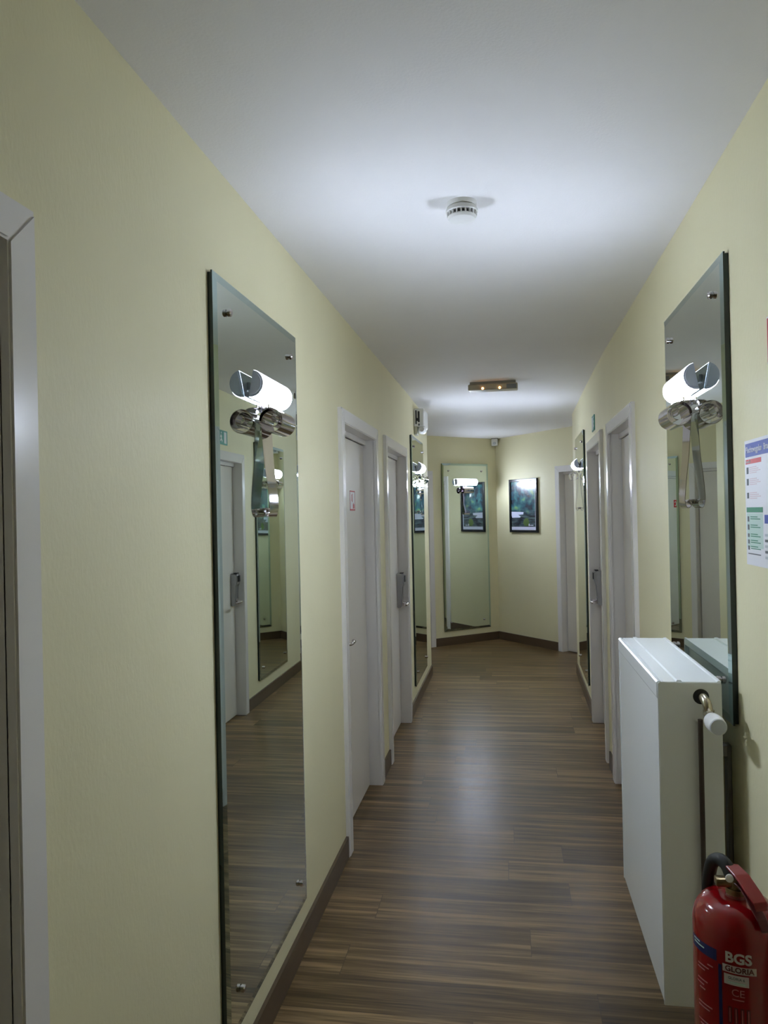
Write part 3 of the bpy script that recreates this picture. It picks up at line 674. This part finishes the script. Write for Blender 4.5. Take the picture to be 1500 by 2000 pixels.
# ------------------------------------------------------------------ framed picture on the right end wall
def make_picture():
    w, h = 0.495, 0.63
    p = C0 + uRn * 0.510
    t = thing('framed_picture', 'black framed glossy print of trees and pale water on the right end wall', 'picture', (p.x, p.y, 1.316), RZER)
    bm = new(); fr = 0.030; hw = w / 2
    def rg(i, y): return [bm.verts.new(q) for q in ((-hw + i, y, i), (hw - i, y, i), (hw - i, y, h - i), (-hw + i, y, h - i))]
    a = rg(0, 0.0); b = rg(0, 0.020); b2 = rg(0.004, 0.024); c = rg(fr - 0.004, 0.024); d = rg(fr, 0.012); e = rg(fr, 0)
    for P, Q in ((a, b), (b, b2), (b2, c), (c, d), (d, e), (e, a)):
        for i in range(4): bm.faces.new((P[i], P[(i + 1) % 4], Q[(i + 1) % 4], Q[i]))
    obj('frame', bm, mat('black_frame', (0.008, 0.009, 0.013), 0.25), t)
    m = mat('glossy_tree_print', (0.1, 0.2, 0.2), 0.25, Coat_Weight=1.0, Coat_Roughness=0.04)
    b_ = m.node_tree.nodes['Principled BSDF']
    tc = nd(m, 'ShaderNodeTexCoord'); sep = nd(m, 'ShaderNodeSeparateXYZ'); lk(m, tc.outputs['Object'], sep.inputs[0])
    n = nd(m, 'ShaderNodeTexNoise'); n.inputs['Scale'].default_value = 9; n.inputs['Detail'].default_value = 6; lk(m, tc.outputs['Object'], n.inputs[0])
    cr = nd(m, 'ShaderNodeValToRGB'); lk(m, n.outputs[0], cr.inputs[0]); el = cr.color_ramp.elements
    el[0].position = 0.36; el[0].color = (0.008, 0.016, 0.035, 1); el[1].position = 0.70; el[1].color = (0.20, 0.38, 0.13, 1)
    k = el.new(0.47); k.color = (0.02, 0.07, 0.10, 1); k = el.new(0.58); k.color = (0.05, 0.17, 0.17, 1)
    # darker water and rocks in the lower third, bluish towards the viewer's right (local -x)
    gr = nd(m, 'ShaderNodeMapRange'); lk(m, sep.outputs[2], gr.inputs[0]); gr.inputs[1].default_value = 0.20; gr.inputs[2].default_value = 0.30
    n3 = nd(m, 'ShaderNodeTexNoise'); mp = nd(m, 'ShaderNodeMapping'); mp.inputs['Scale'].default_value = (4, 1, 30); lk(m, tc.outputs['Object'], mp.inputs[0]); lk(m, mp.outputs[0], n3.inputs[0]); n3.inputs['Scale'].default_value = 1.5
    c3 = nd(m, 'ShaderNodeValToRGB'); lk(m, n3.outputs[0], c3.inputs[0]); q = c3.color_ramp.elements
    q[0].position = 0.4; q[0].color = (0.012, 0.018, 0.035, 1); q[1].position = 0.62; q[1].color = (0.09, 0.13, 0.14, 1)
    mx = nd(m, 'ShaderNodeMix', data_type='RGBA'); lk(m, gr.outputs[0], mx.inputs[0]); lk(m, c3.outputs[0], mx.inputs[6]); lk(m, cr.outputs[0], mx.inputs[7])
    lk(m, mx.outputs[2], b_.inputs['Base Color'])
    obj('print', flat(-hw + fr - 0.002, hw - fr + 0.002, fr - 0.002, h - fr + 0.002, 0.002, 0.010), m, t)
    MW = mat('print_pale', (0.62, 0.64, 0.80), 0.3, Coat_Weight=1.0, Coat_Roughness=0.04)
    bm = new(); box(bm, -hw + fr, hw - fr, 0.009, 0.0106, fr, fr + 0.036); box(bm, -hw + fr, -hw + fr + 0.016, 0.009, 0.0106, fr, h - fr); obj('margin', bm, MW, t)
    bm = new(); L = hw - fr     # viewer's left is +x
    prism(bm, [(L, 0.246), (L - 0.215, 0.240), (L - 0.210, 0.212), (L - 0.120, 0.208), (L - 0.165, 0.186), (L - 0.150, 0.176), (L - 0.01, 0.174), (L, 0.2)], 'y', 0.0095, 0.0106)
    obj('pale_bank', bm, MW, t)
    MGn = mat('print_green_bush', (0.05, 0.10, 0.012), 0.4, Coat_Weight=1.0, Coat_Roughness=0.04)
    bm = new(); prism(bm, [(-0.02, 0.075), (-0.09, 0.075), (-0.095, 0.12), (-0.075, 0.165), (-0.04, 0.17), (0.0, 0.145), (0.015, 0.105)], 'y', 0.0095, 0.0105); obj('bush', bm, MGn, t)
    bm = new(); prism(bm, [(-0.085, 0.075), (-0.098, 0.075), (-0.100, 0.098), (-0.092, 0.104), (-0.085, 0.095)], 'y', 0.010, 0.0112); box(bm, -0.165, -0.107, 0.010, 0.0112, 0.080, 0.088); obj('corner_mark', bm, MW, t)
make_picture()

# ------------------------------------------------------------------ ceiling things
t = thing('smoke_detector', 'round white smoke detector on the ceiling between the two near lamps', 'smoke detector', (-0.118, 2.345, CE))
bm = new(); lathe(bm, (0, 0, 0), (0, 0, -1), [(0, 0.046), (0.010, 0.046), (0.013, 0.044), (0.013, 0.041), (0.020, 0.041)], 40); obj('base', bm, M_WPL, t, 35)
bm = new(); lathe(bm, (0, 0, 0), (0, 0, -1), [(0.016, 0.045), (0.024, 0.049), (0.029, 0.049), (0.031, 0.047), (0.031, 0.030)], 40, cap=False)
lathe(bm, (0, 0, 0), (0, 0, -1), [(0.041, 0.026), (0.041, 0.043), (0.044, 0.044), (0.051, 0.040), (0.055, 0.030), (0.0565, 0.012)], 40)
for k in range(20):
    a = 2 * PI * k / 20; c, s_ = math.cos(a), math.sin(a)
    P = [(0.0455 * c - 0.002 * s_, 0.0455 * s_ + 0.002 * c), (0.0455 * c + 0.002 * s_, 0.0455 * s_ - 0.002 * c), (0.039 * c + 0.002 * s_, 0.039 * s_ - 0.002 * c), (0.039 * c - 0.002 * s_, 0.039 * s_ + 0.002 * c)]
    prism(bm, P, 'z', -0.043, -0.028)
obj('sensing_head', bm, M_WPL, t, 35)
bm = new(); lathe(bm, (0, 0, 0), (0, 0, -1), [(0.028, 0.037), (0.043, 0.037)], 32); obj('insect_screen', bm, M_DARK, t)

t = thing('emergency_light', 'oblong grey emergency light with two small amber lamps on the corridor ceiling', 'emergency light', (-0.085, 5.62, CE), R(-1.5))
bm = new(); box(bm, -0.165, 0.165, -0.04, 0.05, -0.022, 0.0, 0.003, 2); obj('base', bm, mat('aged_grey_plastic', (0.30, 0.29, 0.26), 0.45), t)
bm = new(); box(bm, -0.178, 0.178, -0.052, 0.055, -0.062, -0.018, 0.008, 3)
obj('housing', bm, mat('beige_diffuser', (0.42, 0.38, 0.28), 0.35), t)
for xx in (-0.072, 0.050):
    bm = new(); lathe(bm, (xx, -0.050, -0.050), (0, -1, -0.3), [(0, 0.008), (0.005, 0.008), (0.008, 0.004)], 16); obj('amber_lamp', bm, M_LED, t, 40)
bm = new(); box(bm, 0.098, 0.168, -0.0545, -0.051, -0.058, -0.026, 0.001, 1); obj('end_panel', bm, mat('grey_panel', (0.20, 0.21, 0.21), 0.4), t)

bis = (nLw + nRw).normalized(); p = C0 + bis * 0.078
t = thing('corner_sensor', 'small white box sensor high in the end corner under the ceiling', 'sensor', (p.x, p.y, 2.372), math.atan2(-bis.x, bis.y))
bm = new(); box(bm, -0.038, 0.038, -0.022, 0.022, 0.0, 0.088, 0.008, 3); obj('housing', bm, M_WPL, t, 40)
bm = new(); lathe(bm, (0, 0.018, 0.030), (0, 1, -0.3), [(0, 0.020), (0.006, 0.019), (0.012, 0.012)], 20); obj('lens', bm, M_GPL, t, 40)
bm = new(); prism(bm, [(-0.030, -0.018), (0.030, -0.018), (0.004, -0.066), (-0.004, -0.066)], 'z', 0.02, 0.075); box(bm, -0.040, 0.040, -0.030, 0.024, 0.088, 0.094, 0.002, 1); obj('corner_bracket', bm, M_DARK, t)

t = thing('wall_alarm', 'small white alarm box with black openings above the far left mirror', 'alarm box', (-DL, 6.50, 2.235), RZL)
bm = new(); box(bm, -0.16, 0.16, 0.0, 0.088, 0.055, 0.205, 0.012, 3); obj('housing', bm, M_WPL, t, 40)
bm = new(); lathe(bm, (0.04, 0.066, 0.030), (1, 0, 0), [(0, 0.030), (0.08, 0.036), (0.10, 0.034), (0.115, 0.02)], 24); obj('sounder', bm, M_WPL, t, 40)
bm = new(); box(bm, 0.05, 0.155, 0.002, 0.030, -0.012, 0.058, 0.003, 1); obj('cable_box', bm, mat('beige_box', (0.50, 0.49, 0.38), 0.5), t)
bm = new(); box(bm, 0.158, 0.1635, 0.016, 0.027, 0.075, 0.190, 0.001, 1); box(bm, 0.158, 0.1640, 0.036, 0.052, 0.090, 0.182, 0.003, 1); box(bm, 0.158, 0.1640, 0.024, 0.040, 0.100, 0.125, 0.002, 1); box(bm, 0.158, 0.1640, 0.040, 0.050, 0.060, 0.078, 0.002, 1)
obj('opening', bm, M_DARK, t)
